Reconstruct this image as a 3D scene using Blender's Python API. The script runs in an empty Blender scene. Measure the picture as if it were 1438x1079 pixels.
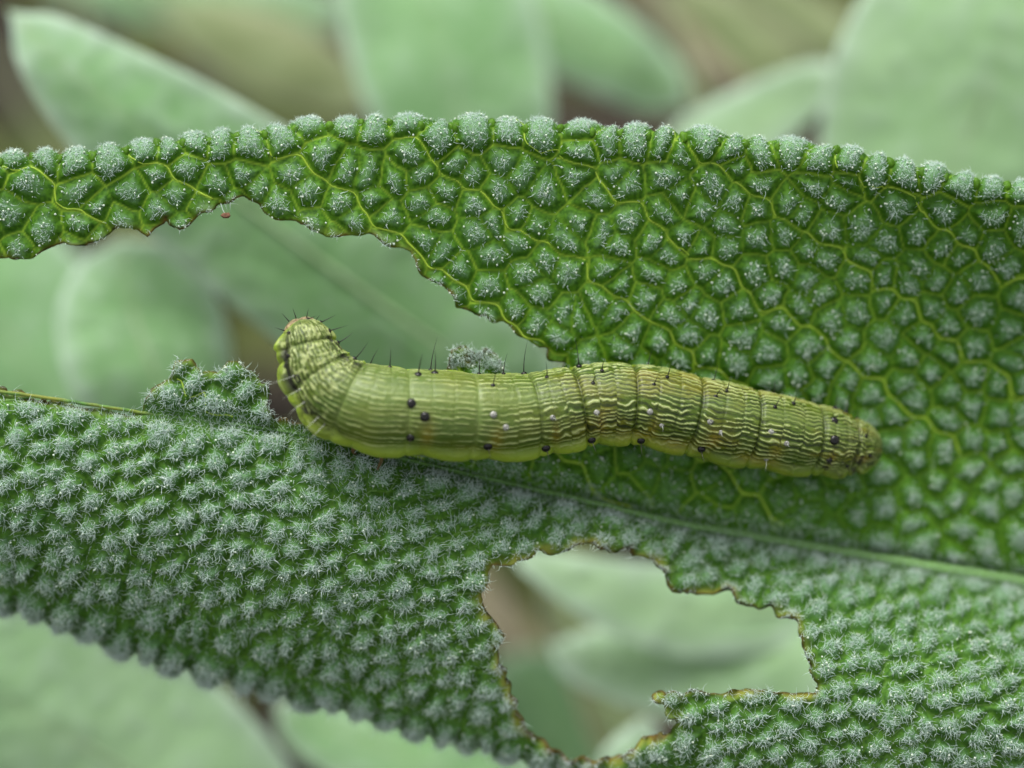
import bpy, math, random
import numpy as np
from mathutils import Vector, Matrix

random.seed(7)
rng = np.random.default_rng(11)
R = math.radians

# ------------------------------------------------------------------ frame of reference
# The subject is measured on the plane of focus: 1 unit = 1 photo pixel there = 0.032 mm.
S = 0.032e-3                  # metres per unit
CAMD = 2800.0                 # camera to plane of focus, units (about 90 mm)
PITCH = R(52)                 # camera looks this far below the horizon
CX, CY = 719.0, 539.5
ORIGIN = np.array([0.0, 0.0, 0.13])        # the caterpillar's leaf hangs 13 cm over the soil
EX = np.array([1.0, 0.0, 0.0])
EY = np.array([0.0, math.sin(PITCH), math.cos(PITCH)])
EZ = np.array([0.0, -math.cos(PITCH), math.sin(PITCH)])

def flat(x, y, z):
    """photo position + depth (units towards the camera) -> local right/up/out coordinates"""
    x, y, z = np.broadcast_arrays(np.asarray(x, float), np.asarray(y, float), np.asarray(z, float))
    k = (CAMD - z) / CAMD
    return np.stack([(x - CX) * k, -(y - CY) * k, z], -1)

def world(p):
    p = np.asarray(p, float)
    return ORIGIN + S * (p[..., 0:1] * EX + p[..., 1:2] * EY + p[..., 2:3] * EZ)

def unworld(w):
    d = (np.asarray(w, float) - ORIGIN) / S
    return np.stack([d @ EX, d @ EY, d @ EZ], -1)

# ------------------------------------------------------------------ camera, sky, sun, exposure
sc = bpy.context.scene
col = sc.collection
cam_d = bpy.data.cameras.new('camera')
cam = bpy.data.objects.new('camera', cam_d)
col.objects.link(cam)
cam.matrix_world = Matrix(((EX[0], EY[0], EZ[0], 0), (EX[1], EY[1], EZ[1], 0), (EX[2], EY[2], EZ[2], 0), (0, 0, 0, 1)))
cam.location = Vector(world(np.array([0, 0, CAMD])))
cam_d.sensor_width = 36.0
cam_d.lens = 36.0 * CAMD / 1438.0
cam_d.clip_start = 0.002
cam_d.clip_end = 200.0
cam_d.dof.use_dof = True
cam_d.dof.focus_distance = (CAMD - 14) * S
cam_d.dof.aperture_fstop = cam_d.lens / 4.7      # a 4.7 mm pupil
sc.camera = cam

SUN_EL = R(62)
w = bpy.data.worlds.new('World')
sc.world = w
w.use_nodes = True
nt = w.node_tree
bg = nt.nodes['Background']
sky = nt.nodes.new('ShaderNodeTexSky')
sky.sky_type = 'NISHITA'
sky.sun_disc = False
sky.sun_elevation = SUN_EL
sky.sun_rotation = R(-25)
sky.dust_density = 5.0
sky.air_density = 1.0
sky.ozone_density = 1.0
hs = nt.nodes.new('ShaderNodeHueSaturation')
hs.inputs['Saturation'].default_value = 0.22
nt.links.new(sky.outputs[0], hs.inputs['Color'])
nt.links.new(hs.outputs[0], bg.inputs['Color'])
bg.inputs['Strength'].default_value = 0.15

sun_d = bpy.data.lights.new('sun', 'SUN')
sun_d.energy = 1.15
sun_d.angle = R(22)
sun_d.color = (1.0, 0.985, 0.95)
sun = bpy.data.objects.new('sun', sun_d)
col.objects.link(sun)
sdir = Vector((math.sin(R(-25)) * math.cos(SUN_EL), math.cos(R(-25)) * math.cos(SUN_EL), math.sin(SUN_EL)))
sun.rotation_euler = sdir.to_track_quat('Z', 'Y').to_euler()
sun.location = sdir * 2

sc.view_settings.view_transform = 'Standard'
sc.view_settings.look = 'None'
sc.view_settings.gamma = 1.0
sc.view_settings.use_curve_mapping = False
sc.view_settings.exposure = 0.93
sc.cycles.max_bounces = 8
sc.cycles.transparent_max_bounces = 8

# ------------------------------------------------------------------ helpers
def link(o, parent=None):
    col.objects.link(o)
    if parent is not None:
        o.parent = parent
    return o

def tag(o, label=None, cat=None, group=None, kind=None):
    for k, v in (('label', label), ('category', cat), ('group', group), ('kind', kind)):
        if v:
            o[k] = v
    return o

def empty(name, loc, label, cat, group=None):
    o = bpy.data.objects.new(name, None)
    o.empty_display_size = 0.002
    link(o)
    o.location = [float(c) for c in loc]
    return tag(o, label, cat, group)

def mesh(name, verts, quads=None, tris=None, mat=None, parent=None, attrs=None, smooth=True):
    """verts in world metres; stored relative to the parent's location"""
    verts = np.asarray(verts, np.float64)
    if parent is not None:
        verts = verts - np.array(parent_loc(parent))
    me = bpy.data.meshes.new(name)
    q = np.zeros((0, 4), np.int32) if quads is None else np.asarray(quads, np.int32).reshape(-1, 4)
    t = np.zeros((0, 3), np.int32) if tris is None else np.asarray(tris, np.int32).reshape(-1, 3)
    me.vertices.add(len(verts))
    me.vertices.foreach_set('co', verts.astype(np.float32).ravel())
    me.loops.add(q.size + t.size)
    me.loops.foreach_set('vertex_index', np.concatenate([q.ravel(), t.ravel()]).astype(np.int32))
    me.polygons.add(len(q) + len(t))
    starts = np.concatenate([np.arange(len(q)) * 4, q.size + np.arange(len(t)) * 3]).astype(np.int32)
    me.polygons.foreach_set('loop_start', starts)
    me.update(calc_edges=True)
    me.validate()
    me.polygons.foreach_set('use_smooth', np.full(len(me.polygons), smooth))
    for k, a in (attrs or {}).items():
        at = me.attributes.new(k, 'FLOAT', 'POINT')
        at.data.foreach_set('value', np.asarray(a, np.float32))
    if mat:
        me.materials.append(mat)
    return link(bpy.data.objects.new(name, me), parent)

def parent_loc(p):
    l = np.zeros(3)
    while p is not None:
        l = l + np.array(p.location)
        p = p.parent
    return l

def norm(v):
    return v / np.maximum(np.linalg.norm(v, axis=-1, keepdims=True), 1e-12)

def hash2(ix, iy, seed):
    h = (ix.astype(np.int64) * 374761393 + iy.astype(np.int64) * 668265263 + seed * 1442695041) & 0x7fffffff
    h = ((h ^ (h >> 13)) * 1274126177) & 0x7fffffff
    h = h ^ (h >> 16)
    return (h & 0xffffff) / float(0xffffff)

def vnoise(x, y, seed=0):
    """smooth value noise, 0..1"""
    x, y = np.broadcast_arrays(np.asarray(x, float), np.asarray(y, float))
    ix, iy = np.floor(x), np.floor(y)
    fx, fy = x - ix, y - iy
    fx, fy = fx * fx * (3 - 2 * fx), fy * fy * (3 - 2 * fy)
    a, b = hash2(ix, iy, seed), hash2(ix + 1, iy, seed)
    c, d = hash2(ix, iy + 1, seed), hash2(ix + 1, iy + 1, seed)
    return (a * (1 - fx) + b * fx) * (1 - fy) + (c * (1 - fx) + d * fx) * fy

def fbm(x, y, seed=0, n=3):
    s, a, t = 0, 1.0, 0
    for i in range(n):
        s = s + a * vnoise(np.asarray(x) * 2 ** i, np.asarray(y) * 2 ** i, seed + i * 17)
        t += a
        a *= 0.5
    return s / t

def sstep(a, b, x):
    t = np.clip((x - a) / (b - a), 0, 1)
    return t * t * (3 - 2 * t)

def curve1(pts, sm=40):
    """smooth y(x) through points"""
    pts = np.array(pts, float)
    gx = np.arange(pts[0, 0] - 200, pts[-1, 0] + 200, 4.0)
    gy = np.interp(gx, pts[:, 0], pts[:, 1])
    k = np.exp(-0.5 * (np.arange(-60, 61) * 4 / sm) ** 2)
    k /= k.sum()
    gs = np.convolve(np.pad(gy, 60, mode='edge'), k, 'valid')
    return lambda x: np.interp(x, gx, gs)

class TPS:
    def __init__(self, pts, lam=30.0):
        p = np.array(pts, float)
        self.p = p[:, :2] / 500.0
        n = len(p)
        K = self.U(np.linalg.norm(self.p[:, None] - self.p[None], axis=-1)) + np.eye(n) * lam * 1e-4
        P = np.c_[np.ones(n), self.p]
        A = np.block([[K, P], [P.T, np.zeros((3, 3))]])
        self.w = np.linalg.solve(A, np.r_[p[:, 2], 0, 0, 0])
    @staticmethod
    def U(r):
        return np.where(r > 1e-9, r * r * np.log(np.maximum(r, 1e-9)), 0)
    def __call__(self, x, y):
        x, y = np.broadcast_arrays(np.asarray(x, float) / 500, np.asarray(y, float) / 500)
        o = self.w[-3] + self.w[-2] * x + self.w[-1] * y
        for (px, py), wt in zip(self.p, self.w):
            o = o + wt * self.U(np.hypot(x - px, y - py))
        return o

def tube(pts, rad, n=8, cap=True):
    """closed tapered tube along local points -> verts (local), quads, tris"""
    pts = np.asarray(pts, float)
    rad = np.broadcast_to(np.asarray(rad, float), (len(pts),))
    T = norm(np.gradient(pts, axis=0))
    ref = np.array([0, 0, 1.0]) if abs(T[0, 2]) < 0.9 else np.array([0, 1.0, 0])
    vs = []
    a = np.arange(n) * 2 * np.pi / n
    for p, t, r in zip(pts, T, rad):
        n1 = ref - t * (ref @ t)
        n1 /= np.linalg.norm(n1)
        ref = n1
        n2 = np.cross(t, n1)
        vs.append(p + r * (np.cos(a)[:, None] * n1 + np.sin(a)[:, None] * n2))
    m = len(pts)
    V = np.concatenate(vs + [pts[:1], pts[-1:]])
    i, j = np.meshgrid(np.arange(m - 1), np.arange(n), indexing='ij')
    q = np.stack([i * n + j, i * n + (j + 1) % n, (i + 1) * n + (j + 1) % n, (i + 1) * n + j], -1).reshape(-1, 4)
    k = np.arange(n)
    t = np.concatenate([np.stack([np.full(n, m * n), (k + 1) % n, k], -1),
                        np.stack([np.full(n, m * n + 1), (m - 1) * n + k, (m - 1) * n + (k + 1) % n], -1)]) if cap else None
    return V, q, t

def bezier(p, n):
    """Catmull-Rom through rows of p"""
    p = np.asarray(p, float)
    P = np.vstack([2 * p[0] - p[1], p, 2 * p[-1] - p[-2]])
    t = np.linspace(0, len(p) - 1, n)
    i = np.minimum(t.astype(int), len(p) - 2)
    f = (t - i)[:, None]
    a, b, c, d = P[i], P[i + 1], P[i + 2], P[i + 3]
    return 0.5 * (2 * b + (c - a) * f + (2 * a - 5 * b + 4 * c - d) * f ** 2 + (3 * b - a - 3 * c + d) * f ** 3)

def ico():
    g = (1 + 5 ** 0.5) / 2
    v = norm(np.array([(-1, g, 0), (1, g, 0), (-1, -g, 0), (1, -g, 0), (0, -1, g), (0, 1, g), (0, -1, -g), (0, 1, -g), (g, 0, -1), (g, 0, 1), (-g, 0, -1), (-g, 0, 1)], float))
    f = np.array([(0, 11, 5), (0, 5, 1), (0, 1, 7), (0, 7, 10), (0, 10, 11), (1, 5, 9), (5, 11, 4), (11, 10, 2), (10, 7, 6), (7, 1, 8), (3, 9, 4), (3, 4, 2), (3, 2, 6), (3, 6, 8), (3, 8, 9), (4, 9, 5), (2, 4, 11), (6, 2, 10), (8, 6, 7), (9, 8, 1)])
    return v, f

# ------------------------------------------------------------------ materials
def material(name):
    m = bpy.data.materials.new(name)
    m.use_nodes = True
    t = m.node_tree
    b = t.nodes['Principled BSDF']
    return m, t, b, t.nodes['Material Output']

def N(t, kind, **kw):
    n = t.nodes.new(kind)
    for k, v in kw.items():
        if k.startswith('i_'):
            n.inputs[k[2:].replace('_', ' ')].default_value = v
        else:
            setattr(n, k, v)
    return n

def mixc(t, fac, a, b, blend='MIX'):
    n = t.nodes.new('ShaderNodeMix')
    n.data_type = 'RGBA'
    n.blend_type = blend
    for sock, v in ((0, fac), (6, a), (7, b)):
        if hasattr(v, 'links'):
            t.links.new(v, n.inputs[sock])
        elif sock == 0:
            n.inputs[0].default_value = v
        else:
            n.inputs[sock].default_value = (*v, 1)
    return n.outputs[2]

def attr(t, name):
    n = t.nodes.new('ShaderNodeAttribute')
    n.attribute_name = name
    return n.outputs['Fac']

def noise(t, scale, detail=3, rough=0.5):
    tc = t.nodes.new('ShaderNodeNewGeometry')
    n = t.nodes.new('ShaderNodeTexNoise')
    n.inputs['Scale'].default_value = scale
    n.inputs['Detail'].default_value = detail
    n.inputs['Roughness'].default_value = rough
    t.links.new(tc.outputs['Position'], n.inputs['Vector'])
    return n.outputs['Fac']

def ramp(t, fac, lo, hi):
    n = t.nodes.new('ShaderNodeMapRange')
    n.inputs[1].default_value, n.inputs[2].default_value = lo, hi
    t.links.new(fac, n.inputs[0])
    return n.outputs[0]

def bump(t, b, height, dist, strength=0.6):
    n = t.nodes.new('ShaderNodeBump')
    n.inputs['Distance'].default_value = dist
    n.inputs['Strength'].default_value = strength
    t.links.new(height, n.inputs['Height'])
    t.links.new(n.outputs[0], b.inputs['Normal'])

def translucent(t, b, out, colour, fac):
    tr = t.nodes.new('ShaderNodeBsdfTranslucent')
    if hasattr(colour, 'links'):
        t.links.new(colour, tr.inputs['Color'])
    else:
        tr.inputs['Color'].default_value = (*colour, 1)
    mx = t.nodes.new('ShaderNodeMixShader')
    mx.inputs[0].default_value = fac
    t.links.new(b.outputs[0], mx.inputs[1])
    t.links.new(tr.outputs[0], mx.inputs[2])
    t.links.new(mx.outputs[0], out.inputs['Surface'])

def leaf_material():
    m, t, b, out = material('sage_blade')
    big = ramp(t, noise(t, 160, 3), 0.3, 0.7)
    green = mixc(t, big, (0.046, 0.142, 0.005), (0.092, 0.226, 0.013))
    fine = ramp(t, noise(t, 5200, 3), 0.38, 0.66)
    green = mixc(t, fine, green, (0.026, 0.088, 0.004))
    wool = N(t, 'ShaderNodeMath', operation='MULTIPLY')
    t.links.new(attr(t, 'fuzz'), wool.inputs[0])
    t.links.new(ramp(t, noise(t, 9000, 4, 0.7), 0.25, 0.75), wool.inputs[1])
    c = mixc(t, wool.outputs[0], green, (0.24, 0.41, 0.26))
    c = mixc(t, attr(t, 'vein'), c, (0.32, 0.50, 0.035))
    c = mixc(t, attr(t, 'sere'), c, (0.30, 0.31, 0.05))
    brown = mixc(t, ramp(t, noise(t, 2600, 3), 0.35, 0.65), (0.012, 0.007, 0.003), (0.13, 0.085, 0.018))
    c = mixc(t, attr(t, 'chew'), c, brown)
    t.links.new(c, b.inputs['Base Color'])
    b.inputs['Roughness'].default_value = 0.5
    b.inputs['Specular IOR Level'].default_value = 0.14
    bump(t, b, noise(t, 7000, 4, 0.6), 4e-5, 0.5)
    translucent(t, b, out, mixc(t, 0.5, c, (0.11, 0.28, 0.012)), 0.20)
    return m

def simple(name, c0, c1, scale, rough=0.5, spec=0.3, bumpd=0, tl=0, coat=0):
    m, t, b, out = material(name)
    c = mixc(t, ramp(t, noise(t, scale, 4, 0.6), 0.3, 0.7), c0, c1)
    t.links.new(c, b.inputs['Base Color'])
    b.inputs['Roughness'].default_value = rough
    b.inputs['Specular IOR Level'].default_value = spec
    if coat:
        b.inputs['Coat Weight'].default_value = coat
        b.inputs['Coat Roughness'].default_value = 0.15
    if bumpd:
        bump(t, b, noise(t, scale * 2.2, 4, 0.6), bumpd)
    if tl:
        translucent(t, b, out, c, tl)
    return m

M = {}
M['blade'] = leaf_material()
M['vein'] = simple('leaf_vein', (0.30, 0.47, 0.03), (0.40, 0.56, 0.06), 1500, 0.5, 0.3, 0, 0.2)
M['midrib'] = simple('leaf_midrib', (0.10, 0.22, 0.035), (0.17, 0.31, 0.08), 1600, 0.6, 0.3, 3e-5, 0.15)
M['hair'] = simple('leaf_hair', (0.55, 0.69, 0.61), (0.78, 0.88, 0.83), 3000, 0.45, 0.35, 0, 0.35)
M['gland'] = simple('oil_gland', (0.55, 0.66, 0.50), (0.75, 0.82, 0.70), 3000, 0.15, 0.6, 0, 0.2)

# ------------------------------------------------------------------ shape of the caterpillar's leaf
rim = curve1([(-450, 475), (-390, 380), (-300, 305), (-150, 250), (0, 224), (130, 211), (260, 196), (400, 178), (500, 170), (700, 171), (850, 178), (950, 185), (1080, 197), (1180, 209), (1300, 236), (1438, 264), (1560, 300), (1700, 380), (1840, 540), (1950, 850)], 22)
mid = curve1([(-450, 480), (-200, 522), (0, 548), (100, 562), (200, 578), (400, 602), (560, 640), (692, 672), (808, 697), (934, 729), (1042, 748), (1172, 771), (1283, 791), (1438, 816), (1700, 855), (1950, 880)], 30)
low = curve1([(-450, 485), (-380, 590), (-280, 690), (-150, 775), (0, 850), (100, 885), (200, 925), (300, 952), (400, 978), (500, 1004), (600, 1032), (700, 1060), (800, 1086), (950, 1122), (1150, 1165), (1350, 1190), (1550, 1165), (1750, 1070), (1880, 960), (1950, 890)], 25)
RU, RL = 30.0, 38.0            # radius of the rolled margins
midz = [(-450, 478, -70), (-200, 522, -20), (0, 548, 0), (200, 578, 10), (400, 602, 4), (560, 640, -22), (760, 688, -80), (1000, 741, -125), (1200, 776, -158), (1438, 816, -190), (1700, 855, -225), (1950, 880, -270)]
zU = TPS(midz + [(-300, 305, -30), (0, 224, 4), (200, 203, 4), (400, 178, 6), (800, 175, 6), (1200, 213, 6), (1438, 264, -4), (1700, 380, -60), (1900, 700, -190), (0, 350, -12), (330, 290, -4), (600, 400, -18), (800, 450, -42), (1000, 400, -50), (1200, 400, -80), (1438, 450, -118), (1000, 560, -92), (1250, 600, -140), (1438, 620, -165)])
zL = TPS(midz + [(0, 700, 14), (200, 700, 22), (400, 750, 16), (600, 720, -16), (0, 850, -100), (200, 925, -120), (400, 978, -130), (600, 1032, -130), (800, 1086, -120), (100, 800, -30), (400, 870, -34), (600, 900, -42), (700, 800, -16), (850, 775, -44), (1000, 800, -96), (1145, 900, -14), (1200, 840, -90), (1300, 920, -24), (1438, 900, -80), (1438, 1010, -10), (1200, 1000, 6), (950, 1000, -20), (1100, 1079, -10), (1350, 1190, -80), (1750, 1070, -190), (1700, 960, -170), (-200, 640, -20), (-280, 690, -90)])

def base(x, Y):
    """leaf parameter (x along the leaf, Y across it, unrolled) -> local 3D"""
    ym, yr, yl = mid(x), rim(x), low(x)
    up = Y < ym
    y = np.array(Y, float)
    dz = np.zeros_like(y)
    th = np.maximum((yr + RU - Y) / RU, 0)
    y = np.where(up & (th > 0), yr + RU - RU * np.sin(th), y)
    dz = np.where(up & (th > 0), -RU * (1 - np.cos(th)), dz)
    tl = np.maximum((Y - (yl - RL)) / RL, 0)
    y = np.where(~up & (tl > 0), yl - RL + RL * np.sin(tl), y)
    dz = np.where(~up & (tl > 0), -RL * (1 - np.cos(tl)), dz)
    yc = np.clip(y, yr, yl)
    z = np.where(up, zU(x, yc), zL(x, yc)) + dz
    # the fold along the midrib is a soft groove
    z = z - 7 * np.exp(-((Y - ym) / 16.0) ** 2)
    return flat(x, y, z)

def base_n(x, Y):
    p = base(x, Y)
    a = base(x + 1.0, Y) - p
    b = base(x, Y - 1.0) - p
    return p, norm(np.cross(a, b))

# ---- areoles: the puckered cells between the veins
AU = np.array([-math.cos(R(36)), -math.sin(R(36))])   # secondary veins of the upper half run this way
AL = np.array([-math.cos(R(17)), math.sin(R(17))])

def cell_points(a, row, step, upper):
    n = np.array([-a[1], a[0]])
    pts, bands, rows = [], [], []
    for i in range(-90, 90):
        for j in range(-90, 90):
            wv = (i + 0.5) * row + rng.normal(0, row * (0.16 if upper else 0.07))
            vv = (j + 0.5 * (i % 2)) * step + rng.normal(0, step * (0.21 if upper else 0.24))
            # veins bend up towards the margin
            p = np.array([760.0, 620.0]) + a * vv + n * wv
            if -480 < p[0] < 1980 and 60 < p[1] < 1290:
                m_ = float(mid(p[0]))
                if (upper and p[1] < m_ - 14 and p[1] > rim(p[0]) - 70) or (not upper and (p[1] > m_ + 14 or (p[0] < 640 and m_ - 140 < p[1] < m_ - 12)) and p[1] < low(p[0]) + 90):
                    pts.append(p)
                    bands.append(math.floor(i / 3))
                    rows.append(i)
    pts, bands, rows = np.array(pts), np.array(bands), np.array(rows)
    kindm = np.zeros(len(pts), int)
    # along the rolled margin stands one row of long bumps set across it
    mar = rim if upper else low
    sg = 1 if upper else -1
    ok = sg * (pts[:, 1] - mar(pts[:, 0])) > (47 if upper else 44) + rng.normal(0, 11 if upper else 5, len(pts))
    pts, bands, kindm, rows = pts[ok], bands[ok], kindm[ok], rows[ok]
    mxs, mm = [], -440.0
    while mm < 1945:
        mxs.append(mm)
        mm += (43 if upper else 42) * math.exp(rng.normal(0, 0.22))
    mxs = np.array(mxs)
    mpt = np.stack([mxs, mar(mxs) + sg * ((12 if upper else 6) + rng.normal(0, 14 if upper else 8, len(mxs)))], -1)
    pts = np.concatenate([pts, mpt])
    bands = np.concatenate([bands, 500 + np.arange(len(mxs))])
    kindm = np.concatenate([kindm, np.ones(len(mxs), int)])
    rows = np.concatenate([rows, 9000 + np.arange(len(mxs))])
    # a line of mirrored seeds across the midrib keeps the cells on their own side
    sup = pts[rng.permutation(len(pts))[:len(pts) // 3]]
    cl = np.argmin(((pts[:, None] - sup[None]) ** 2).sum(-1), 1)
    size = np.exp(rng.normal(0, 0.16, len(pts)))
    tall = np.clip(rng.normal(1, 0.16, len(pts)), 0.6, 1.35)
    return pts, bands, cl + bands * 100000, kindm, tall, (9.0 if upper else 8.0), (np.arange(len(pts)) if upper else rows)

CU = cell_points(AU, 38, 42, True)
CL = cell_points(AL, 29.5, 38, False)

def cells(x, Y, C, chunk=4000):
    pts, band, cl, kindm, tall, _, rows = C
    n = len(x)
    h = np.zeros(n); vein = np.zeros(n); f1o = np.zeros(n); idx = np.zeros(n, int); tl_ = np.ones(n)
    # warp so that the cell walls are not ruler-straight
    wx = x + 7 * (fbm(x / 26, Y / 26, 5, 2) - 0.5)
    wy = Y + 7 * (fbm(x / 26, Y / 26, 9, 2) - 0.5)
    Q = np.stack([wx, wy], -1)
    for s in range(0, n, chunk):
        q = Q[s:s + chunk]
        lo, hi = q.min(0) - 110, q.max(0) + 110
        sel = np.where((pts[:, 0] > lo[0]) & (pts[:, 0] < hi[0]) & (pts[:, 1] > lo[1]) & (pts[:, 1] < hi[1]))[0]
        if len(sel) < 6:
            sel = np.argsort(((pts - q.mean(0)) ** 2).sum(1))[:12]
        d2 = (q[:, None, 0] - pts[sel][None, :, 0]) ** 2 + (q[:, None, 1] - pts[sel][None, :, 1]) ** 2
        k = np.argpartition(d2, 5, axis=1)[:, :5]
        dk = np.take_along_axis(d2, k, 1)
        o = np.argsort(dk, 1)
        k = sel[np.take_along_axis(k, o, 1)]
        i0 = k[:, 0]
        p0 = pts[i0]
        hm = np.ones(len(q)); vm = np.zeros(len(q))
        for j in range(1, 5):
            pj = pts[k[:, j]]
            dv = pj - p0
            L = np.linalg.norm(dv, axis=1)
            dist = np.maximum(-(((q - 0.5 * (p0 + pj)) * dv).sum(1) / L), 0)
            same = cl[i0] == cl[k[:, j]]
            sec = band[i0] != band[k[:, j]]
            st = np.where(same, 0.20, np.where(sec, 0.75, 0.58))
            dep = np.where((kindm[i0] == 1) & (kindm[k[:, j]] == 1), 0.72, np.where(same | (rows[i0] == rows[k[:, j]]), 0.55, 1.0))
            hm = np.minimum(hm, 1 - dep * np.exp(-(dist / C[5]) ** 1.7))
            st = np.where((kindm[i0] == 1) & (kindm[k[:, j]] == 1), 0.45, st)
            vm = np.maximum(vm, st * np.exp(-(dist / np.where(sec, 1.35, 1.15)) ** 2))
        f1 = np.linalg.norm(q - p0, axis=1)
        f1 = np.where(kindm[i0] == 1, np.hypot(q[:, 0] - p0[:, 0], 0.42 * (q[:, 1] - p0[:, 1])), f1)
        cap = np.clip(1 - (f1 / 26.0) ** 2, 0, 1)
        h[s:s + chunk] = (0.62 * hm + 0.38 * cap * hm)
        tl_[s:s + chunk] = tall[i0]
        vein[s:s + chunk] = vm
        f1o[s:s + chunk] = f1
        idx[s:s + chunk] = i0
    return h, vein, f1o, idx, tl_

def upper_part(x, Y):
    return (Y < mid(x)) & ~((x < 620) & (Y > mid(x) - 120) & (Y > 465))

def relief(x, Y):
    up = upper_part(x, Y)
    h = np.zeros(len(x)); v = np.zeros(len(x)); f = np.zeros(len(x)); c = np.zeros(len(x), int); tt = np.ones(len(x))
    for m_, C, off in ((up, CU, 0), (~up, CL, 100000)):
        if m_.any():
            a, b_, d, e, g_ = cells(x[m_], Y[m_], C)
            h[m_], v[m_], f[m_], c[m_], tt[m_] = a, b_, d, e + off, g_
    dm = np.abs(Y - mid(x))
    fade = sstep(3, 22, dm)
    h = h * fade
    v = v * sstep(4, 12, dm)
    amp = tt * np.where(up, 11.0 + 3.5 * sstep(75, 20, Y - rim(x)), 15.0 + 3.0 * sstep(110, 30, low(x) - Y))
    return h, v, f, c, amp

# ---- where the caterpillar has eaten
def poly_sd(px, py, poly):
    """distance to polygon, positive outside"""
    poly = np.array(poly, float)
    d = np.full(px.shape, 1e9)
    inside = np.zeros(px.shape, bool)
    for (ax, ay), (bx, by) in zip(poly, np.roll(poly, -1, 0)):
        ex, ey = bx - ax, by - ay
        t = np.clip(((px - ax) * ex + (py - ay) * ey) / (ex * ex + ey * ey), 0, 1)
        d = np.minimum(d, np.hypot(px - ax - t * ex, py - ay - t * ey))
        cond = ((ay > py) != (by > py)) & (px < ex * (py - ay) / (ey if ey else 1e-9) + ax)
        inside ^= cond
    return np.where(inside, -d, d)

HOLE1 = [(-260, 400), (-120, 385), (0, 363), (40, 365), (85, 345), (120, 347), (165, 322), (182, 323), (205, 330), (232, 307), (252, 325), (285, 300), (312, 288), (342, 279), (358, 286), (385, 312), (415, 310), (440, 328), (475, 334), (515, 330), (545, 344), (575, 356), (590, 382), (612, 398), (636, 416), (640, 434), (672, 440), (690, 452), (715, 456), (726, 474), (748, 482), (766, 492), (772, 506), (792, 512), (786, 560), (720, 572), (708, 540), (702, 500), (684, 488), (668, 494), (655, 486), (632, 492), (624, 560), (560, 590), (500, 600), (455, 601), (425, 596), (388, 590), (380, 566), (374, 540), (356, 524), (334, 505), (318, 503), (306, 518), (284, 520), (268, 504), (246, 508), (236, 528), (212, 545), (198, 575), (180, 578), (100, 563), (0, 548), (-120, 534), (-260, 515)]
HOLE2 = [(674, 838), (690, 815), (692, 796), (735, 788), (752, 782), (757, 774), (800, 776), (812, 766), (833, 762), (848, 772), (886, 768), (893, 780), (918, 788), (938, 808), (950, 824), (967, 834), (990, 830), (1024, 832), (1034, 843), (1046, 850), (1082, 848), (1090, 862), (1120, 873), (1124, 900), (1134, 925), (1146, 962), (1142, 972), (1090, 970), (1040, 968), (1010, 974), (970, 966), (958, 973), (936, 972), (914, 978), (928, 990), (932, 1003), (950, 1010), (940, 1032), (900, 1040), (876, 1062), (838, 1072), (800, 1066), (766, 1050), (742, 1028), (728, 1006), (726, 986), (706, 940), (697, 910), (708, 892), (698, 876), (680, 862)]

def chew_sd(x, y):
    n1 = 4.0 * (fbm(x / 13, y / 13, 31, 3) - 0.5) + 4.0 * (fbm(x / 38, y / 38, 71, 2) - 0.5) + 7.0 * np.abs(2 * vnoise(x / 21, y / 21, 77) - 1) - 3.0
    return np.minimum(poly_sd(x, y, HOLE1), poly_sd(x, y, HOLE2)) + n1

TH_U, TH_L = 2.5, 2.3
def leaf_sd(x, Y):
    top = rim(x) + RU - TH_U * RU
    bot = low(x) - RL + TH_L * RL
    e = np.minimum(Y - top, bot - Y)
    c = chew_sd(x, Y)
    return np.minimum(e, c), c

leaf = empty('sage_leaf', world(flat(1950, 880, -270)), 'large puckered woolly sage leaf with two chewed holes, carrying the caterpillar', 'leaf')

G = 2.45
xs = np.concatenate([np.arange(-440, -20, 8.0), np.arange(-20, 1460, G), np.arange(1460, 1946, 8.0)])
ys = np.arange(110, 1262, G)
gx, gy = np.meshgrid(xs, ys)
shape = gx.shape
sd, _ = leaf_sd(gx.ravel(), gy.ravel())
sd = sd.reshape(shape)
fc = 0.25 * (sd[:-1, :-1] + sd[1:, :-1] + sd[:-1, 1:] + sd[1:, 1:])
keep = fc > 0
gyy, gxx = np.gradient(sd, ys, xs)
g2 = np.maximum(np.hypot(gxx, gyy), 0.3)
cnt = np.zeros(shape, int)
for a in (0, 1):
    for b in (0, 1):
        cnt[a:shape[0] - 1 + a, b:shape[1] - 1 + b] += keep
bd = (cnt > 0) & (cnt < 4)
mv = np.where(bd, np.clip(-sd, -1.6 * G, 1.6 * G), 0)
px = gx + mv * gxx / g2
py = gy + mv * gyy / g2
ids = -np.ones(shape, int)
ids[cnt > 0] = np.arange((cnt > 0).sum())
X, Y = px[cnt > 0], py[cnt > 0]
r_, c_ = np.where(keep)
quad = np.stack([ids[r_ + 1, c_], ids[r_ + 1, c_ + 1], ids[r_, c_ + 1], ids[r_, c_]], -1)
P, NRM = base_n(X, Y)
H, VEIN, F1, CELL, AMP = relief(X, Y)
ss, cs = leaf_sd(X, Y)
rough = 1.4 * (fbm(X / 7, Y / 7, 3, 3) - 0.5)
curl = -7.0 * np.exp(-np.maximum(cs, 0) / 10)                 # eaten edge shrinks back a little
TOPP = P + NRM * ((H - 0.35) * AMP + rough + curl * 0.5)[:, None]
BOT = P + NRM * ((H - 0.35) * AMP * 0.75 - 8.5)[:, None]
e = np.concatenate([quad[:, [0, 1]], quad[:, [1, 2]], quad[:, [2, 3]], quad[:, [3, 0]]])
key = np.sort(e, 1)
_, first, counts = np.unique(key[:, 0] * 10_000_000 + key[:, 1], return_index=True, return_counts=True)
be = e[first[counts == 1]]
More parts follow.
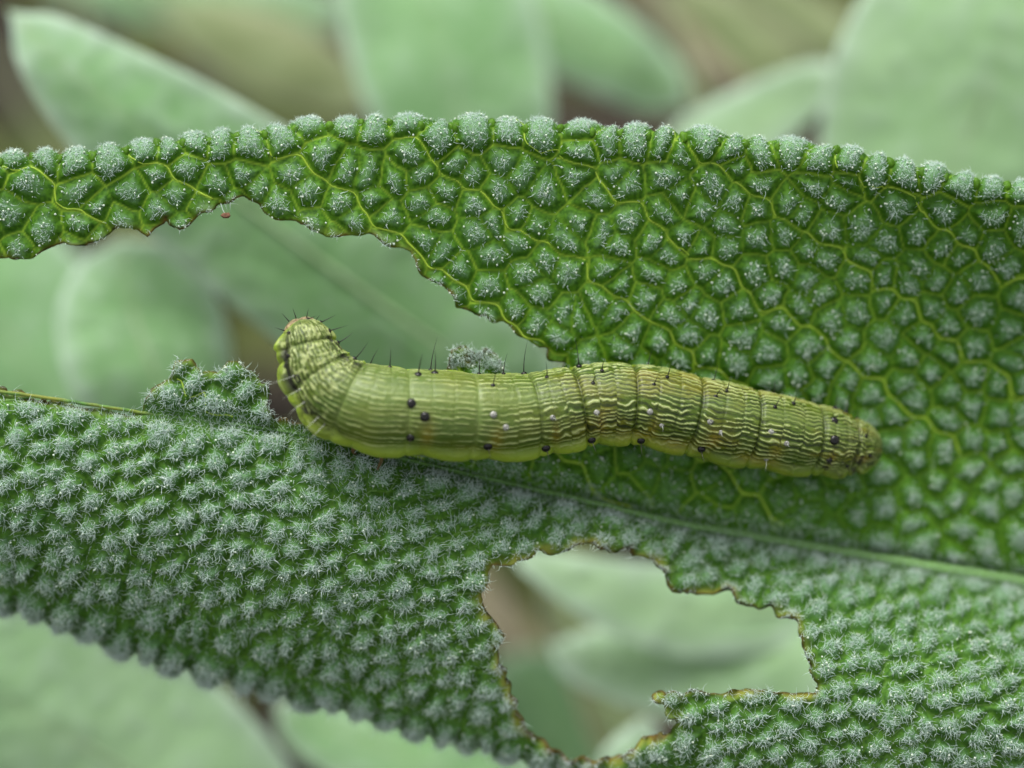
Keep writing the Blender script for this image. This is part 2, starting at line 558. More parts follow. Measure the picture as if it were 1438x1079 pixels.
nV = len(TOPP)
rimq = np.stack([be[:, 1], be[:, 0], be[:, 0] + nV, be[:, 1] + nV], -1)
upm = upper_part(X, Y)
dR = Y - rim(X)
hid = np.where(upm, sstep(240, 90, mid(X) - Y) * sstep(980, 1250, X), 0)     # towards the leaf's base the wool hides the veins
fuzz = sstep(0.40, 0.85, H) * np.where(upm, 0.50 + 0.40 * sstep(40, 0, dR), 0.70) + np.where(upm, 0, 0.09)
chew = np.exp(-(np.maximum(cs, 0) / 2.9) ** 2) * np.clip(fbm(X / 20, Y / 20, 51, 2) * 2.6 - 0.35, 0.15, 1)
chew = np.maximum(chew, 0.85 * np.exp(-((X - 658) ** 2 + (Y - 503) ** 2) / 11.0 ** 2))
sere = np.exp(-(np.maximum(cs - 2, 0) / 7.5) ** 2) * np.clip(fbm(X / 45, Y / 45, 53, 2) * 2.4 - 0.75, 0, 0.8) * np.where(Y > 700, 1.0, 0.25)
chewb = np.exp(-(np.maximum(cs, 0) / 6.5) ** 2)
sparse = np.exp(-(np.maximum(np.abs(X - 960) - 190, 0) / 50) ** 2) * np.exp(-(np.maximum(mid(X) - Y - 75, 0) / 20) ** 2) * (Y < mid(X) - 12)   # less wool and fuzz in the valley below the caterpillar
fuzz *= 1 - 0.6 * sparse
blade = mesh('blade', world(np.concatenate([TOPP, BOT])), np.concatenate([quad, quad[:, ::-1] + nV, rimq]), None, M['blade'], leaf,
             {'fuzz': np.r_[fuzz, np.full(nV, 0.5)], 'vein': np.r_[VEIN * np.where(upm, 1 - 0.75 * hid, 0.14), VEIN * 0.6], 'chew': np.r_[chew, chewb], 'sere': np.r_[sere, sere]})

# midrib: a pale cord in the fold
mx = np.linspace(-440, 1945, 420)
mp, mn = base_n(mx, mid(mx) + 1.5)
okm = leaf_sd(mx, mid(mx) + 3)[1] > -6
mr = 2.6 + 9.5 * sstep(450, 1700, mx)
V, q, t = tube(mp - mn * ((0.55 - 0.35 * sstep(900, 1300, mx)) * mr + 4.5 * sstep(150, 215, mx) * sstep(620, 480, mx))[:, None], mr, 10)
V = V + 1.0 * (vnoise(V[:, :1] / 9, V[:, 1:2] / 9, 4) - 0.5)
mxx = np.r_[np.repeat(mx, 10), mx[0], mx[-1]]
brw = sstep(230, 170, mxx) * sstep(0.3, 0.6, fbm(mxx / 22, V[:, 1] / 9, 12, 2)) * 0.85
mesh('midrib', world(V), q, t, M['blade'], leaf, {'chew': brw * 0.25, 'sere': brw * 0.8, 'vein': 0.10 * sstep(300, 1300, mxx) + 0.05, 'fuzz': 0.35 + 0.5 * sstep(500, 1200, mxx)})
# petiole: carries the leaf from a stem beside the frame
pp = bezier([(*flat(1935, 878, -270),), (*flat(2060, 905, -300),), (*flat(2220, 960, -420),), (*flat(2330, 1010, -640),)], 30)
V, q, t = tube(pp, np.linspace(12, 17, 30), 10)
mesh('petiole', world(V), q, t, M['midrib'], leaf)

# secondary veins follow the valleys between the bands of areoles
def surf(x, Y, lift):
    p, n = base_n(x, Y)
    h, v, f, c, amp = relief(x, Y)
    return p + n * ((h - 0.35) * amp + lift)[:, None], n

def lateral(C, a, row, upper):
    n = np.array([-a[1], a[0]])
    for b_ in range(-12, 13):
        w0 = b_ * 3 * row
        vv = np.arange(-1400, 1400, 6.0)
        off = np.arange(-15, 15.1, 2.5)
        bx = 760 + a[0] * vv[:, None] + n[0] * (w0 + off[None])
        by = 620 + a[1] * vv[:, None] + n[1] * (w0 + off[None])
        cx_, cy_ = bx[:, 6], by[:, 6]
        inb = (cx_ > -30) & (cx_ < 1470) & ((cy_ < mid(cx_) - 4) & (cy_ > rim(cx_) - 8) if upper else (cy_ > mid(cx_) + 4) & (cy_ < low(cx_) - 6))
        inb &= leaf_sd(cx_, cy_)[0] > 7
        if upper:
            inb &= ~((mid(cx_) - cy_ < 170) & (cx_ > 1110))
        k = np.where(inb)[0]
        if len(k) < 12:
            continue
        runs = np.split(k, np.where(np.diff(k) > 1)[0] + 1)
        for run in runs:
            if len(run) < 12:
                continue
            fx, fy = bx[run].ravel(), by[run].ravel()
            h, v, f, c, amp = relief(fx, fy)
            score = (h - 0.02 * v).reshape(len(run), -1) + 0.012 * np.abs(off)[None]
            o = off[np.argmin(score, 1)]
            ker = np.ones(3) / 3
            o = np.convolve(np.pad(o, 1, mode='edge'), ker, 'valid')
            lx = 760 + a[0] * vv[run] + n[0] * (w0 + o)
            ly = 620 + a[1] * vv[run] + n[1] * (w0 + o)
            if (lx < -10).all() or (lx > 1450).all() or (ly > 1090).all():
                continue
            p, nn = surf(lx, ly, -0.5 if upper else -1.0)
            rr = np.linspace(1.6, 1.0, len(run)) * (1.0 if upper else 0.9)
            V, q, t = tube(p, rr, 6)
            mesh('vein', world(V), q, t, M['vein' if upper else 'midrib'], leaf)
lateral(CU, AU, 38, True)
lateral(CL, AL, 29.5, False)

# ---- wool: curly white hairs on every areole
def hairs(bp, bn, length, rad, spread, curlk, seg=3):
    n = len(bp)
    rnd = norm(rng.normal(size=(n, 3)))
    d = norm(bn * (1.0 - spread)[:, None] + rnd * spread[:, None])
    d = norm(d + bn * np.maximum(0.12 - (d * bn).sum(1), 0)[:, None])
    ax = norm(np.cross(d, norm(rng.normal(size=(n, 3)))))
    pts = [bp]
    p, cur = bp, d
    for s in range(seg):
        p = p + cur * (length / seg)[:, None]
        pts.append(p)
        cur = norm(cur + ax * curlk[:, None] + 0.35 * rng.normal(size=(n, 3)))
    pts = np.stack(pts, 1)                                     # n, seg+1, 3
    a = np.arange(3) * 2 * np.pi / 3
    u = norm(np.cross(d, ax)); 
    rings = []
    for s in range(seg):
        r = rad * (1 - 0.28 * s)
        rings.append(pts[:, s, None, :] + r[:, None, None] * (np.cos(a)[None, :, None] * ax[:, None] + np.sin(a)[None, :, None] * u[:, None]))
    Vv = np.concatenate(rings + [pts[:, seg:seg + 1]], 1)       # n, 3*seg+1, 3
    m = 3 * seg + 1
    qs, ts = [], []
    for s in range(seg - 1):
        for k in range(3):
            qs.append((3 * s + k, 3 * s + (k + 1) % 3, 3 * s + 3 + (k + 1) % 3, 3 * s + 3 + k))
    for k in range(3):
        ts.append((3 * (seg - 1) + k, 3 * (seg - 1) + (k + 1) % 3, m - 1))
    o = (np.arange(n) * m)[:, None, None]
    return Vv.reshape(-1, 3), (np.array(qs)[None] + o).reshape(-1, 4), (np.array(ts)[None] + o).reshape(-1, 3)

inview = (X > -30) & (X < 1470) & (Y < 1110)
dmid = np.abs(Y - mid(X))
wt = np.where(inview, np.clip(H, 0, 1.2) ** np.where(upm & (dR > 45), 4.5, 2.4), 0)
wt *= np.where(upm, 0.56 + 0.9 * sstep(40, -4, dR) + 0.5 * hid, 0.90)
wt *= 1 - 0.75 * sparse
wt *= 1 + 7.0 * np.exp(-((X - 664) ** 2 + (Y - 505) ** 2) / 30.0 ** 2)
wt += np.where(inview & (dmid < 26), 0.24 * sstep(-50, 300, X), 0)
wt *= np.where(upm & (dR < -25), 0.3, 1)
wt += np.where(inview & ~upm, 0.035, 0) + np.where(inview & upm, 0.01, 0)
NH = 76000
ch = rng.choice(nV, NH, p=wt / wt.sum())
rem = np.where((np.abs(X - 664) < 34) & (Y > 484) & (Y < 516))[0]      # the last tuft left standing behind the caterpillar
ch = np.concatenate([ch, rng.choice(rem, 420)])
NH = len(ch)
bp = TOPP[ch] + 1.2 * rng.normal(size=(NH, 3)) * np.array([1, 1, 0.2]) - NRM[ch] * 0.8
u_ = upm[ch]
rimk = sstep(50, 5, dR[ch]) * u_
ln = np.where(u_, 9.5, 12.0) * np.exp(rng.normal(0, 0.30, NH)) * (1 - 0.36 * rimk)
rd = np.where(u_, 0.41, 0.43) * np.exp(rng.normal(0, 0.2, NH))
sp = np.clip(rng.normal(0.60, 0.12, NH) + 0.24 * rimk - np.where(u_, 0.04, 0), 0.25, 0.92)
ck = rng.normal(0.45, 0.35, NH) + 0.45 * rimk
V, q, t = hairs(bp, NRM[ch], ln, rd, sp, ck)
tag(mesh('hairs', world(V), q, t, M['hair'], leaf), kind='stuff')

# each vein ends in a small green knob in the notch between two margin bumps
kx = CU[0][CU[3] == 1][:, 0]
kx = 0.5 * (kx[1:] + kx[:-1])
kx = kx[(kx > -20) & (kx < 1460)]
iv, if_ = ico()
for x_ in kx:
    xx_ = np.array([x_ + rng.normal(0, 2)])
    p_, n_ = base_n(xx_, rim(xx_) + rng.uniform(-8, 8))
    rk = rng.uniform(4.5, 7.0)
    e1 = iv * np.array([1.0, 1.6, 1.0]) * rk * (1 + 0.12 * rng.normal(size=(12, 1))) + p_[0] - n_[0] * rk * 0.35
    # one round of subdivision for a round knob
    mids, tri = {}, []
    vl = [v for v in e1]
    cen = e1.mean(0)
    def md(a_, b_):
        k_ = (min(a_, b_), max(a_, b_))
        if k_ not in mids:
            v = 0.5 * (vl[a_] + vl[b_]) - cen
            vl.append(cen + v * (0.5 * (np.linalg.norm(vl[a_] - cen) + np.linalg.norm(vl[b_] - cen)) / np.linalg.norm(v)))
            mids[k_] = len(vl) - 1
        return mids[k_]
    for a_, b_, c2 in if_:
        ab, bc, ca_ = md(a_, b_), md(b_, c2), md(c2, a_)
        tri += [(a_, ab, ca_), (b_, bc, ab), (c2, ca_, bc), (ab, bc, ca_)]
    mesh('knob', world(np.array(vl)), None, tri, M['blade'], leaf, {'vein': np.full(len(vl), 0.06)})

# tiny glistening oil glands
wt2 = np.where(inview, np.clip(H, 0, 1) ** 1.5, 0)
ch = rng.choice(nV, 3000, p=wt2 / wt2.sum())
iv, if_ = ico()
gr = rng.uniform(0.9, 1.9, len(ch))
V = ((TOPP[ch] + NRM[ch] * (gr * 0.6 + np.where(upm[ch], 1.0, 2.5))[:, None])[:, None] + iv[None] * gr[:, None, None]).reshape(-1, 3)
tag(mesh('oil_glands', world(V), None, (if_[None] + (np.arange(len(ch)) * 12)[:, None, None]).reshape(-1, 3), M['gland'], leaf), kind='stuff')

# ------------------------------------------------------------------ the caterpillar
def cat_material():
    m, t, b, out = material('caterpillar_skin')
    g = mixc(t, ramp(t, noise(t, 420, 3), 0.3, 0.7), (0.036, 0.080, 0.0025), (0.078, 0.115, 0.004))
    g = mixc(t, attr(t, 'pale'), g, (0.130, 0.185, 0.042))
    g = mixc(t, attr(t, 'rust'), g, (0.200, 0.145, 0.005))
    g = mixc(t, attr(t, 'dark'), g, (0.013, 0.022, 0.003))
    g = mixc(t, attr(t, 'ridge'), g, (0.27, 0.38, 0.030))
    g = mixc(t, attr(t, 'stripe'), g, (0.38, 0.43, 0.17))
    g = mixc(t, attr(t, 'black'), g, (0.008, 0.007, 0.005))
    t.links.new(g, b.inputs['Base Color'])
    b.inputs['Roughness'].default_value = 0.38
    b.inputs['Coat Weight'].default_value = 0.10
    b.inputs['Coat Roughness'].default_value = 0.15
    b.inputs['Specular IOR Level'].default_value = 0.28
    b.inputs['Subsurface Weight'].default_value = 0.15
    b.inputs['Subsurface Radius'].default_value = (0.6, 1.0, 0.25)
    b.inputs['Subsurface Scale'].default_value = 4e-4
    bump(t, b, noise(t, 11000, 4, 0.65), 4e-5, 0.7)
    return m
M['skin'] = cat_material()
M['head'] = simple('head_capsule', (0.07, 0.045, 0.015), (0.36, 0.28, 0.15), 7000, 0.3, 0.5)
M['black'] = simple('black_plate', (0.004, 0.004, 0.004), (0.015, 0.014, 0.012), 4000, 0.14, 0.3)
M['grey'] = simple('grey_plate', (0.05, 0.05, 0.04), (0.34, 0.34, 0.30), 5000, 0.2, 0.6)
M['bristle'] = simple('dark_bristle', (0.008, 0.007, 0.006), (0.03, 0.026, 0.02), 2000, 0.35, 0.4)
M['palebristle'] = simple('pale_bristle', (0.40, 0.44, 0.36), (0.6, 0.62, 0.55), 2000, 0.35, 0.4, 0, 0.3)
M['leg'] = simple('brown_leg', (0.05, 0.025, 0.010), (0.15, 0.09, 0.035), 3000, 0.3, 0.5)
M['proleg'] = simple('green_proleg', (0.12, 0.17, 0.03), (0.20, 0.24, 0.06), 2000, 0.4, 0.4)

# centre line: photo x, y, radius; depth follows the leaf it lies on
axis = np.array([(421, 452, 10), (424, 460, 26), (428, 474, 35), (434, 496, 42), (447, 525, 50), (476, 556, 58), (525, 574, 62), (580, 578, 61), (650, 583, 61), (710, 585, 60), (770, 579, 58.5), (830, 568, 56.5), (890, 567, 56), (950, 578, 56), (1010, 592, 56), (1070, 604, 54), (1120, 613, 51), (1165, 620, 46), (1195, 625, 39), (1218, 629, 29), (1232, 632, 17), (1238, 633, 5)], float)
lz = base(axis[:, 0], axis[:, 1])[:, 2]
zc = np.where(axis[:, 0] > 780, lz + 0.86 * np.maximum(axis[:, 2], 40) + 9, 0)
zfree = np.interp(axis[:, 0], [421, 440, 520, 600, 700, 790], [34, 40, 46, 36, 14, -14])
zc = np.where(axis[:, 0] > 780, np.minimum(zc, zfree + 5), zfree)
zc = np.convolve(np.pad(zc, 1, mode='edge'), [0.25, 0.5, 0.25], 'valid')
ctrl = np.c_[flat(axis[:, 0], axis[:, 1], zc), axis[:, 2] * (CAMD - zc) / CAMD, axis[:, 0], axis[:, 1]]
ctrl[:, 3] *= 0.945
dense = bezier(ctrl, 3000)
arc = np.r_[0, np.cumsum(np.linalg.norm(np.diff(dense[:, :3], axis=0), axis=1))]
NU, NV_ = 860, 300
# finer sampling at both rounded ends
uu = np.linspace(0, 1, NU)
su = arc[-1] * uu
ring = np.stack([np.interp(su, arc, dense[:, k]) for k in range(6)], -1)
T = norm(np.gradient(ring[:, :3], axis=0))
n1 = norm(np.array([0, 0, 1.0]) - T * T[:, 2:3])
n2 = np.cross(T, n1)
# the segments
def arc_at(x_, y_):
    return arc[np.argmin((dense[:, 4] - x_) ** 2 + (dense[:, 5] - y_) ** 2)]
seg_b = [0.0] + [arc_at(*p) for p in ((432, 486), (448, 528), (490, 562), (570, 578), (660, 583), (747, 582), (812, 571), (885, 567), (970, 582), (1052, 600), (1140, 616), (1190, 624))] + [arc[-1]]
seg_b = np.array(seg_b)
sid = np.clip(np.searchsorted(seg_b, su, 'right') - 1, 0, len(seg_b) - 2)
sf = (su - seg_b[sid]) / (seg_b[sid + 1] - seg_b[sid])
slen = (seg_b[sid + 1] - seg_b[sid])
phi = np.arange(NV_) * 2 * np.pi / NV_
PHD = R(-26)                                     # the back of the animal is turned this far up
psi = np.angle(np.exp(1j * (phi - PHD)))
SU, PS = np.meshgrid(su, psi, indexing='ij')
PH = np.broadcast_to(phi, SU.shape)
SF, SID, SL = sf[:, None] + 0 * PS, sid[:, None] + 0 * PS, slen[:, None] + 0 * PS
Rr = ring[:, 3][:, None] + 0 * PS
XX = ring[:, 4][:, None] + 0 * PS
dedge = np.minimum(SF, 1 - SF) * SL              # distance to the nearest segment fold
wig = 5 * (fbm(SU / 30, PS * 3, 81, 2) - 0.5)
fold = np.exp(-((dedge + wig * 0.5) / 3.2) ** 2)
# small rings inside each segment
nann = 3.0
sa = np.clip(SF * nann + 0.35 * (hash2(SID, SID * 0, 44) - 0.5) * np.sin(np.pi * SF), 0, nann - 1e-6)
da = np.minimum(sa % 1, 1 - sa % 1) * SL / nann
ann = np.exp(-((da + wig * 0.6) / 2.2) ** 2) * (0.35 + 0.5 * vnoise(SU / 20, PS * 2.2, 14))
bulge = np.sin(np.pi * np.clip(SF, 0, 1)) ** 0.6
# wavy pin-stripes, broken at every ring
ai = np.floor(SID * nann + sa)
right = sstep(690, 830, XX)
thor = sstep(500, 455, XX)
tail = sstep(1150, 1200, XX)
wob = (0.25 + 0.55 * right + 0.40 * thor + 1.0 * tail)
length_around = PS * 58.0
la2 = length_around + 5.0 * (fbm(length_around / 17 + 40, SU / 240, 19, 2) - 0.5) * 2
ph_s = la2 / 8.0 + wob * 1.5 * (fbm(SU / 13, length_around / 24, 6, 2) - 0.5) + 0.22 * (hash2(ai, np.zeros_like(ai), 3) - 0.5) * (1 + wob)
sline = np.cos(2 * np.pi * ph_s)
brk = sstep(0.28, 0.5, vnoise(SU / 11, length_around / 5.5, 23) + 0.15 - 0.2 * tail)
swid = 0.30 + 0.55 * vnoise(SU / 34, length_around / 8, 97)
stripe = sstep(swid, swid + 0.34, sline) * brk * (1 - 0.75 * fold) * (1 - 0.55 * ann)
lateral_ps = R(93)
side = np.exp(-((np.abs(PS) - lateral_ps) / R(13)) ** 2)
vent = sstep(R(106), R(124), np.abs(PS))
stripe *= (1 - np.clip(side * 1.25, 0, 1)) * (1 - vent * 0.8)
dors = np.exp(-(PS / R(9)) ** 2)
stripe *= (1 - 0.6 * dors)
stripe_c = stripe * (0.36 + 0.35 * vnoise(SU / 60, PS * 2, 91) + 0.10 * right + 0.12 * thor)
dark = (sstep(-0.2, -0.85, sline) * (0.14 + 0.66 * right + 0.45 * thor + 0.3 * tail) + 0.30 * fold * right + 0.15 * ann * right) * (1 - side) * (0.5 + 0.8 * vnoise(SU / 25, PS * 3, 41))
gran = (fbm(SU / 4.5, length_around / 4.5, 33, 2) - 0.5)
disp = -(0.8 + 1.9 * right + 0.5 * thor) * fold - (0.5 + 0.8 * right) * ann + 2.6 * bulge + (0.9 + 1.1 * right + 0.8 * thor) * stripe + gran * (0.8 + 1.6 * tail + 0.9 * thor)
# the fleshy fold along the flank swells between the segment joints
disp += side * (2.0 + 8.5 * np.sin(np.pi * np.clip((SF * 1.0 + 0.72) % 1.0, 0, 1)) ** 0.8)
disp -= 2.5 * np.exp(-((np.abs(PS) - R(77)) / R(6)) ** 2)
disp -= vent * Rr * 0.07
endf = np.clip(np.minimum(SU, arc[-1] - SU) / 26.0, 0, 1)
disp *= 0.25 + 0.75 * endf
rust = np.clip(1.5 * (fbm(SU / 55, PS * 2.2, 61, 3) - 0.46), 0, 0.6) * (0.25 + 0.75 * sstep(760, 850, XX)) + 0.5 * np.exp(-((SF - 0.30) / 0.10) ** 2) * np.exp(-((PS - R(58)) / R(22)) ** 2) * sstep(520, 560, XX)
pale = sstep(980, 560, XX) * 0.38 * sstep(470, 520, XX) * (1 - side) * (1 - 0.85 * sstep(R(35), R(75), PS)) + 0.50 * np.exp(-(PS / R(13)) ** 2) + 0.45 * fold * (1 - right)  # paler front half and folds; the sheen along the back is painted in
black = np.zeros_like(SU)
# dark mottled bands on the three front segments
for c0, wd in ((R(74), R(13)), (R(-44), R(13))):
    black = np.maximum(black, np.exp(-((PS - c0) / wd) ** 2) * sstep(0.45, 0.58, fbm(SU / 13, PS * 5.5, 29, 3)) * sstep(515, 470, XX) * sstep(0, 30, SU))
black = np.maximum(black, sstep(0.60, 0.74, fbm(SU / 9, PS * 6, 57, 2)) * tail * 0.9 * sstep(R(40), R(80), np.abs(PS + R(20))))
stripe_c = np.clip(stripe_c + thor * 0.6 * sstep(0.63, 0.8, vnoise(SU / 4.5, length_around / 4.5, 66)) + tail * 0.2 * sstep(0.6, 0.8, vnoise(SU / 4.5, length_around / 4.5, 67)), 0, 1)
stripe_c *= (1 - black)
RAD = Rr + disp
# flattened belly
flatn = 1 - 0.10 * sstep(R(100), R(170), np.abs(PH if False else np.angle(np.exp(1j * PH))))
POS = ring[:, None, :3] + (RAD * flatn)[..., None] * (np.cos(PH)[..., None] * n1[:, None] + np.sin(PH)[..., None] * n2[:, None])
i, j = np.meshgrid(np.arange(NU - 1), np.arange(NV_), indexing='ij')
q = np.stack([i * NV_ + j, i * NV_ + (j + 1) % NV_, (i + 1) * NV_ + (j + 1) % NV_, (i + 1) * NV_ + j], -1).reshape(-1, 4)
k = np.arange(NV_)
t = np.concatenate([np.stack([np.full(NV_, NU * NV_), (k + 1) % NV_, k], -1), np.stack([np.full(NV_, NU * NV_ + 1), (NU - 1) * NV_ + k, (NU - 1) * NV_ + (k + 1) % NV_], -1)])
V = np.concatenate([POS.reshape(-1, 3), ring[:1, :3] - T[:1] * 3, ring[-1:, :3] + T[-1:] * 2])
A = lambda a: np.r_[np.clip(a, 0, 1).ravel(), 0, 0]
cat = empty('caterpillar', world(flat(870, 620, -90)), 'plump green caterpillar with fine cream pinstripes and black bristled spots', 'caterpillar')
body = mesh('body', world(V), q, t, M['skin'], cat, {'stripe': A(stripe_c), 'dark': A(dark), 'rust': A(rust), 'pale': A(pale), 'ridge': A(side * 0.85 * (0.6 + 0.5 * vnoise(SU / 30, PS, 8)) * (1 - 0.55 * sstep(800, 1000, XX))), 'black': A(black)})

# skin points under given photo positions
front = (POS[..., 2] > ring[:, None, 2] - 6)
pcx = CX + POS[..., 0] * CAMD / (CAMD - POS[..., 2])
pcy = CY - POS[..., 1] * CAMD / (CAMD - POS[..., 2])
outn = np.cos(PH)[..., None] * n1[:, None] + np.sin(PH)[..., None] * n2[:, None]
def on_skin(x_, y_):
    d = (pcx - x_) ** 2 + (pcy - y_) ** 2 + np.where(front, 0, 1e6)
    ii = np.unravel_index(np.argmin(d), d.shape)
    return POS[ii], outn[ii], T[ii[0]]

def dome(r, hgt, nr=5, na=14):
    vs, qs, ts = [], [], []
    for a_ in range(nr):
        f = a_ / nr
        rr, zz = r * math.cos(f * math.pi / 2) ** 0.75, hgt * math.sin(f * math.pi / 2)
        for b_ in range(na):
            an = b_ * 2 * math.pi / na
            vs.append((rr * math.cos(an), rr * math.sin(an), zz))
    vs.append((0, 0, hgt))
    for a_ in range(nr - 1):
        for b_ in range(na):
            qs.append((a_ * na + b_, a_ * na + (b_ + 1) % na, (a_ + 1) * na + (b_ + 1) % na, (a_ + 1) * na + b_))
    for b_ in range(na):
        ts.append(((nr - 1) * na + b_, (nr - 1) * na + (b_ + 1) % na, nr * na))
    return np.array(vs), np.array(qs), np.array(ts)

def spot(x_, y_, r, mat, hl=0, hd=None, hmat='bristle', hr=0.85):
    p, n, tg = on_skin(x_, y_)
    b2 = norm(np.cross(n, tg)); a2 = np.cross(b2, n)
    dv, dq, dt = dome(r, r * 0.75)
    V = p - n * r * 0.22 + dv[:, :1] * a2 + dv[:, 1:2] * b2 + dv[:, 2:] * n
    o = mesh('spot', world(V), dq, dt, M[mat], cat)
    if hl:
        d = norm(n + 0.35 * np.array(hd if hd is not None else (random.uniform(-.5, .5), random.uniform(-.2, .6), random.uniform(-.1, .5))))
        bend = np.array([random.uniform(-.18, .18), random.uniform(-.1, .1), random.uniform(-.1, .1)])
        f = np.linspace(0, 1, 8)[:, None]
        hp = p + n * r * 0.35 + d * f * hl + bend * hl * f ** 2
        V, q_, t_ = tube(hp, hr * (1.25 - 1.1 * f[:, 0]), 5)
        mesh('bristle', world(V), q_, t_, M[hmat], o)
    return o

for (x_, y_, r) in ((578, 567, 7.2), (597, 586, 7.2), (577, 616, 6.2), (685, 628, 6.6), (767, 630, 6.4), (831, 619, 6), (900, 620, 6), (985, 631, 6), (1172, 590, 6.4), (1172, 618, 7.6), (1164, 647, 5.6)):
    spot(x_, y_, r, 'black', random.uniform(16, 26), None, 'bristle', 0.6)
for (x_, y_, r) in ((588, 526, 5.6), (611, 524, 5.4)):
    spot(x_, y_, r, 'black', 34, (0.1, 1, 0.2))
for (x_, y_, r) in ((693, 583, 5.0), (711, 600, 4.6), (776, 587, 4.0), (838, 580, 4.6), (913, 578, 4.6), (929, 598, 3.8), (998, 592, 4.8), (1012, 608, 4.0), (1083, 607, 4.8), (1105, 623, 4.2), (1076, 646, 3.6)):
    spot(x_, y_, r, 'grey', random.uniform(12, 20), None, 'palebristle', 0.5)
for (x_, y_, r, hl) in ((604, 518, 3.6, 44), (548, 511, 3.4, 28), (503, 499, 4.2, 30), (520, 512, 3.0, 26), (673, 521, 3.2, 30), (692, 541, 3.6, 30), (707, 524, 3.0, 28), (736, 523, 4.6, 42), (768, 530, 3.4, 24), (813, 514, 4.4, 40), (845, 521, 3.0, 20), (833, 538, 3.2, 20), (910, 514, 4.2, 22), (918, 539, 3.0, 22), (937, 529, 3.0, 24), (1002, 535, 4.4, 24), (1005, 557, 3.4, 22), (1020, 549, 3.0, 18), (1086, 553, 3.8, 20), (1089, 572, 3.2, 22), (1115, 566, 3.2, 18), (1174, 569, 4.6, 20), (1192, 575, 4, 22), (1205, 585, 3.6, 20), (1216, 612, 3.2, 22), (1222, 640, 3.2, 24), (1190, 655, 3.4, 18), (470, 462, 3.6, 26), (484, 476, 3.4, 28), (455, 447, 3.0, 24), (432, 444, 2.8, 16), (406, 468, 2.8, 22), (404, 500, 3.2, 30)):
    spot(x_, y_, r, 'black', hl, (0.15, 0.8, 0.3) if x_ > 520 else None, 'bristle', 0.7)
for (x_, y_, hl) in ((421, 548, 34), (428, 565, 34), (446, 586, 40), (412, 528, 40), (455, 596, 34)):
    spot(x_, y_, 1.8, 'grey', hl * 1.15, (-0.9, -0.35, 0.15), 'palebristle', 0.38)
# breathing holes: a dark ring with a pale middle
for (x_, y_) in ((418, 532), (1158, 657)):
    p, n, tg = on_skin(x_, y_)
    b2 = norm(np.cross(n, tg)); a2 = np.cross(b2, n)
    an = np.linspace(0, 2 * np.pi, 17)[:-1]
    cpts = p + n * 0.8 + 3.4 * np.cos(an)[:, None] * b2 + 5.0 * np.sin(an)[:, None] * a2
    V, q_, t_ = tube(np.vstack([cpts, cpts[:1], cpts[1:2]]), 1.0, 5, True)
    mesh('spiracle', world(V), q_, t_, M['black'], cat)

# head capsule: two rounded lobes tucked under the first segment
ivs = []
nu, nv = 28, 36
th, ph2 = np.meshgrid(np.linspace(0, np.pi, nu), np.arange(nv) * 2 * np.pi / nv, indexing='ij')
sx, sy, sz = np.sin(th) * np.cos(ph2), np.sin(th) * np.sin(ph2), np.cos(th)
cle = 1 - 0.10 * np.exp(-(sx / 0.16) ** 2)
hd_c = flat(425, 467, 18)
hv = np.stack([sx * 27 * cle, sy * 22 * cle, sz * 22 * cle], -1).reshape(-1, 3)
ca, sa_ = math.cos(R(14)), math.sin(R(14))
hv = np.stack([hv[:, 0] * ca - hv[:, 1] * sa_, hv[:, 0] * sa_ + hv[:, 1] * ca, hv[:, 2]], -1) + hd_c
i, j = np.meshgrid(np.arange(nu - 1), np.arange(nv), indexing='ij')
q = np.stack([i * nv + j, (i + 1) * nv + j, (i + 1) * nv + (j + 1) % nv, i * nv + (j + 1) % nv], -1).reshape(-1, 4)
head = mesh('head', world(hv), q, None, M['head'], cat)
for (dx, dy) in ((-18, 15), (-8, 19), (6, 19), (16, 13), (-24, 2)):
    f = np.linspace(0, 1, 6)[:, None]
    hp = hd_c + np.array([dx, dy, 8.0]) + f * 15 * norm(np.array([dx, dy + 6, 6.0]))
    V, q_, t_ = tube(hp, 0.75 * (1.2 - f[:, 0]), 5)
    mesh('bristle', world(V), q_, t_, M['bristle'], head)

# three pairs of jointed front legs, four pairs of fleshy prolegs and the claspers
for (p0, p1, p2) in (((529, 622, 62), (536, 643, 52), (530, 660, 22)), ((505, 612, 0), (496, 632, -6), (502, 640, -14)), ((448, 570, 6), (430, 586, -2), (436, 598, -12)), ((500, 545, -20), (512, 540, -46), (505, 548, -60)), ((470, 520, -16), (490, 512, -40), (480, 520, -54)), ((450, 490, -8), (470, 486, -30), (462, 496, -40))):
    c = bezier([flat(*p0), flat(*p1), flat(*p2)], 12)
    V, q_, t_ = tube(c, np.linspace(5.2, 1.4, 12), 8)
    mesh('leg', world(V), q_, t_, M['leg'], cat)
for x_ in (722, 800, 862, 930, 1178):
    for dy in (-22, 24):
        yc = float(np.interp(x_, axis[:, 0], axis[:, 1])) + dy
        za = float(np.interp(x_, axis[:, 0], zc))
        zb = float(base(np.array([x_ + 0.0]), np.array([yc]))[0, 2])
        c = bezier([flat(x_, yc, za - 28), flat(x_ + 2, yc + dy * 0.1, 0.5 * (za - 28 + zb)), flat(x_ + 3, yc + dy * 0.15, zb + 3)], 10)
        V, q_, t_ = tube(c, np.array([13, 13, 12.5, 12, 11.5, 11, 11, 11.5, 12, 9]), 12)
        mesh('proleg', world(V), q_, t_, M['proleg'], cat)

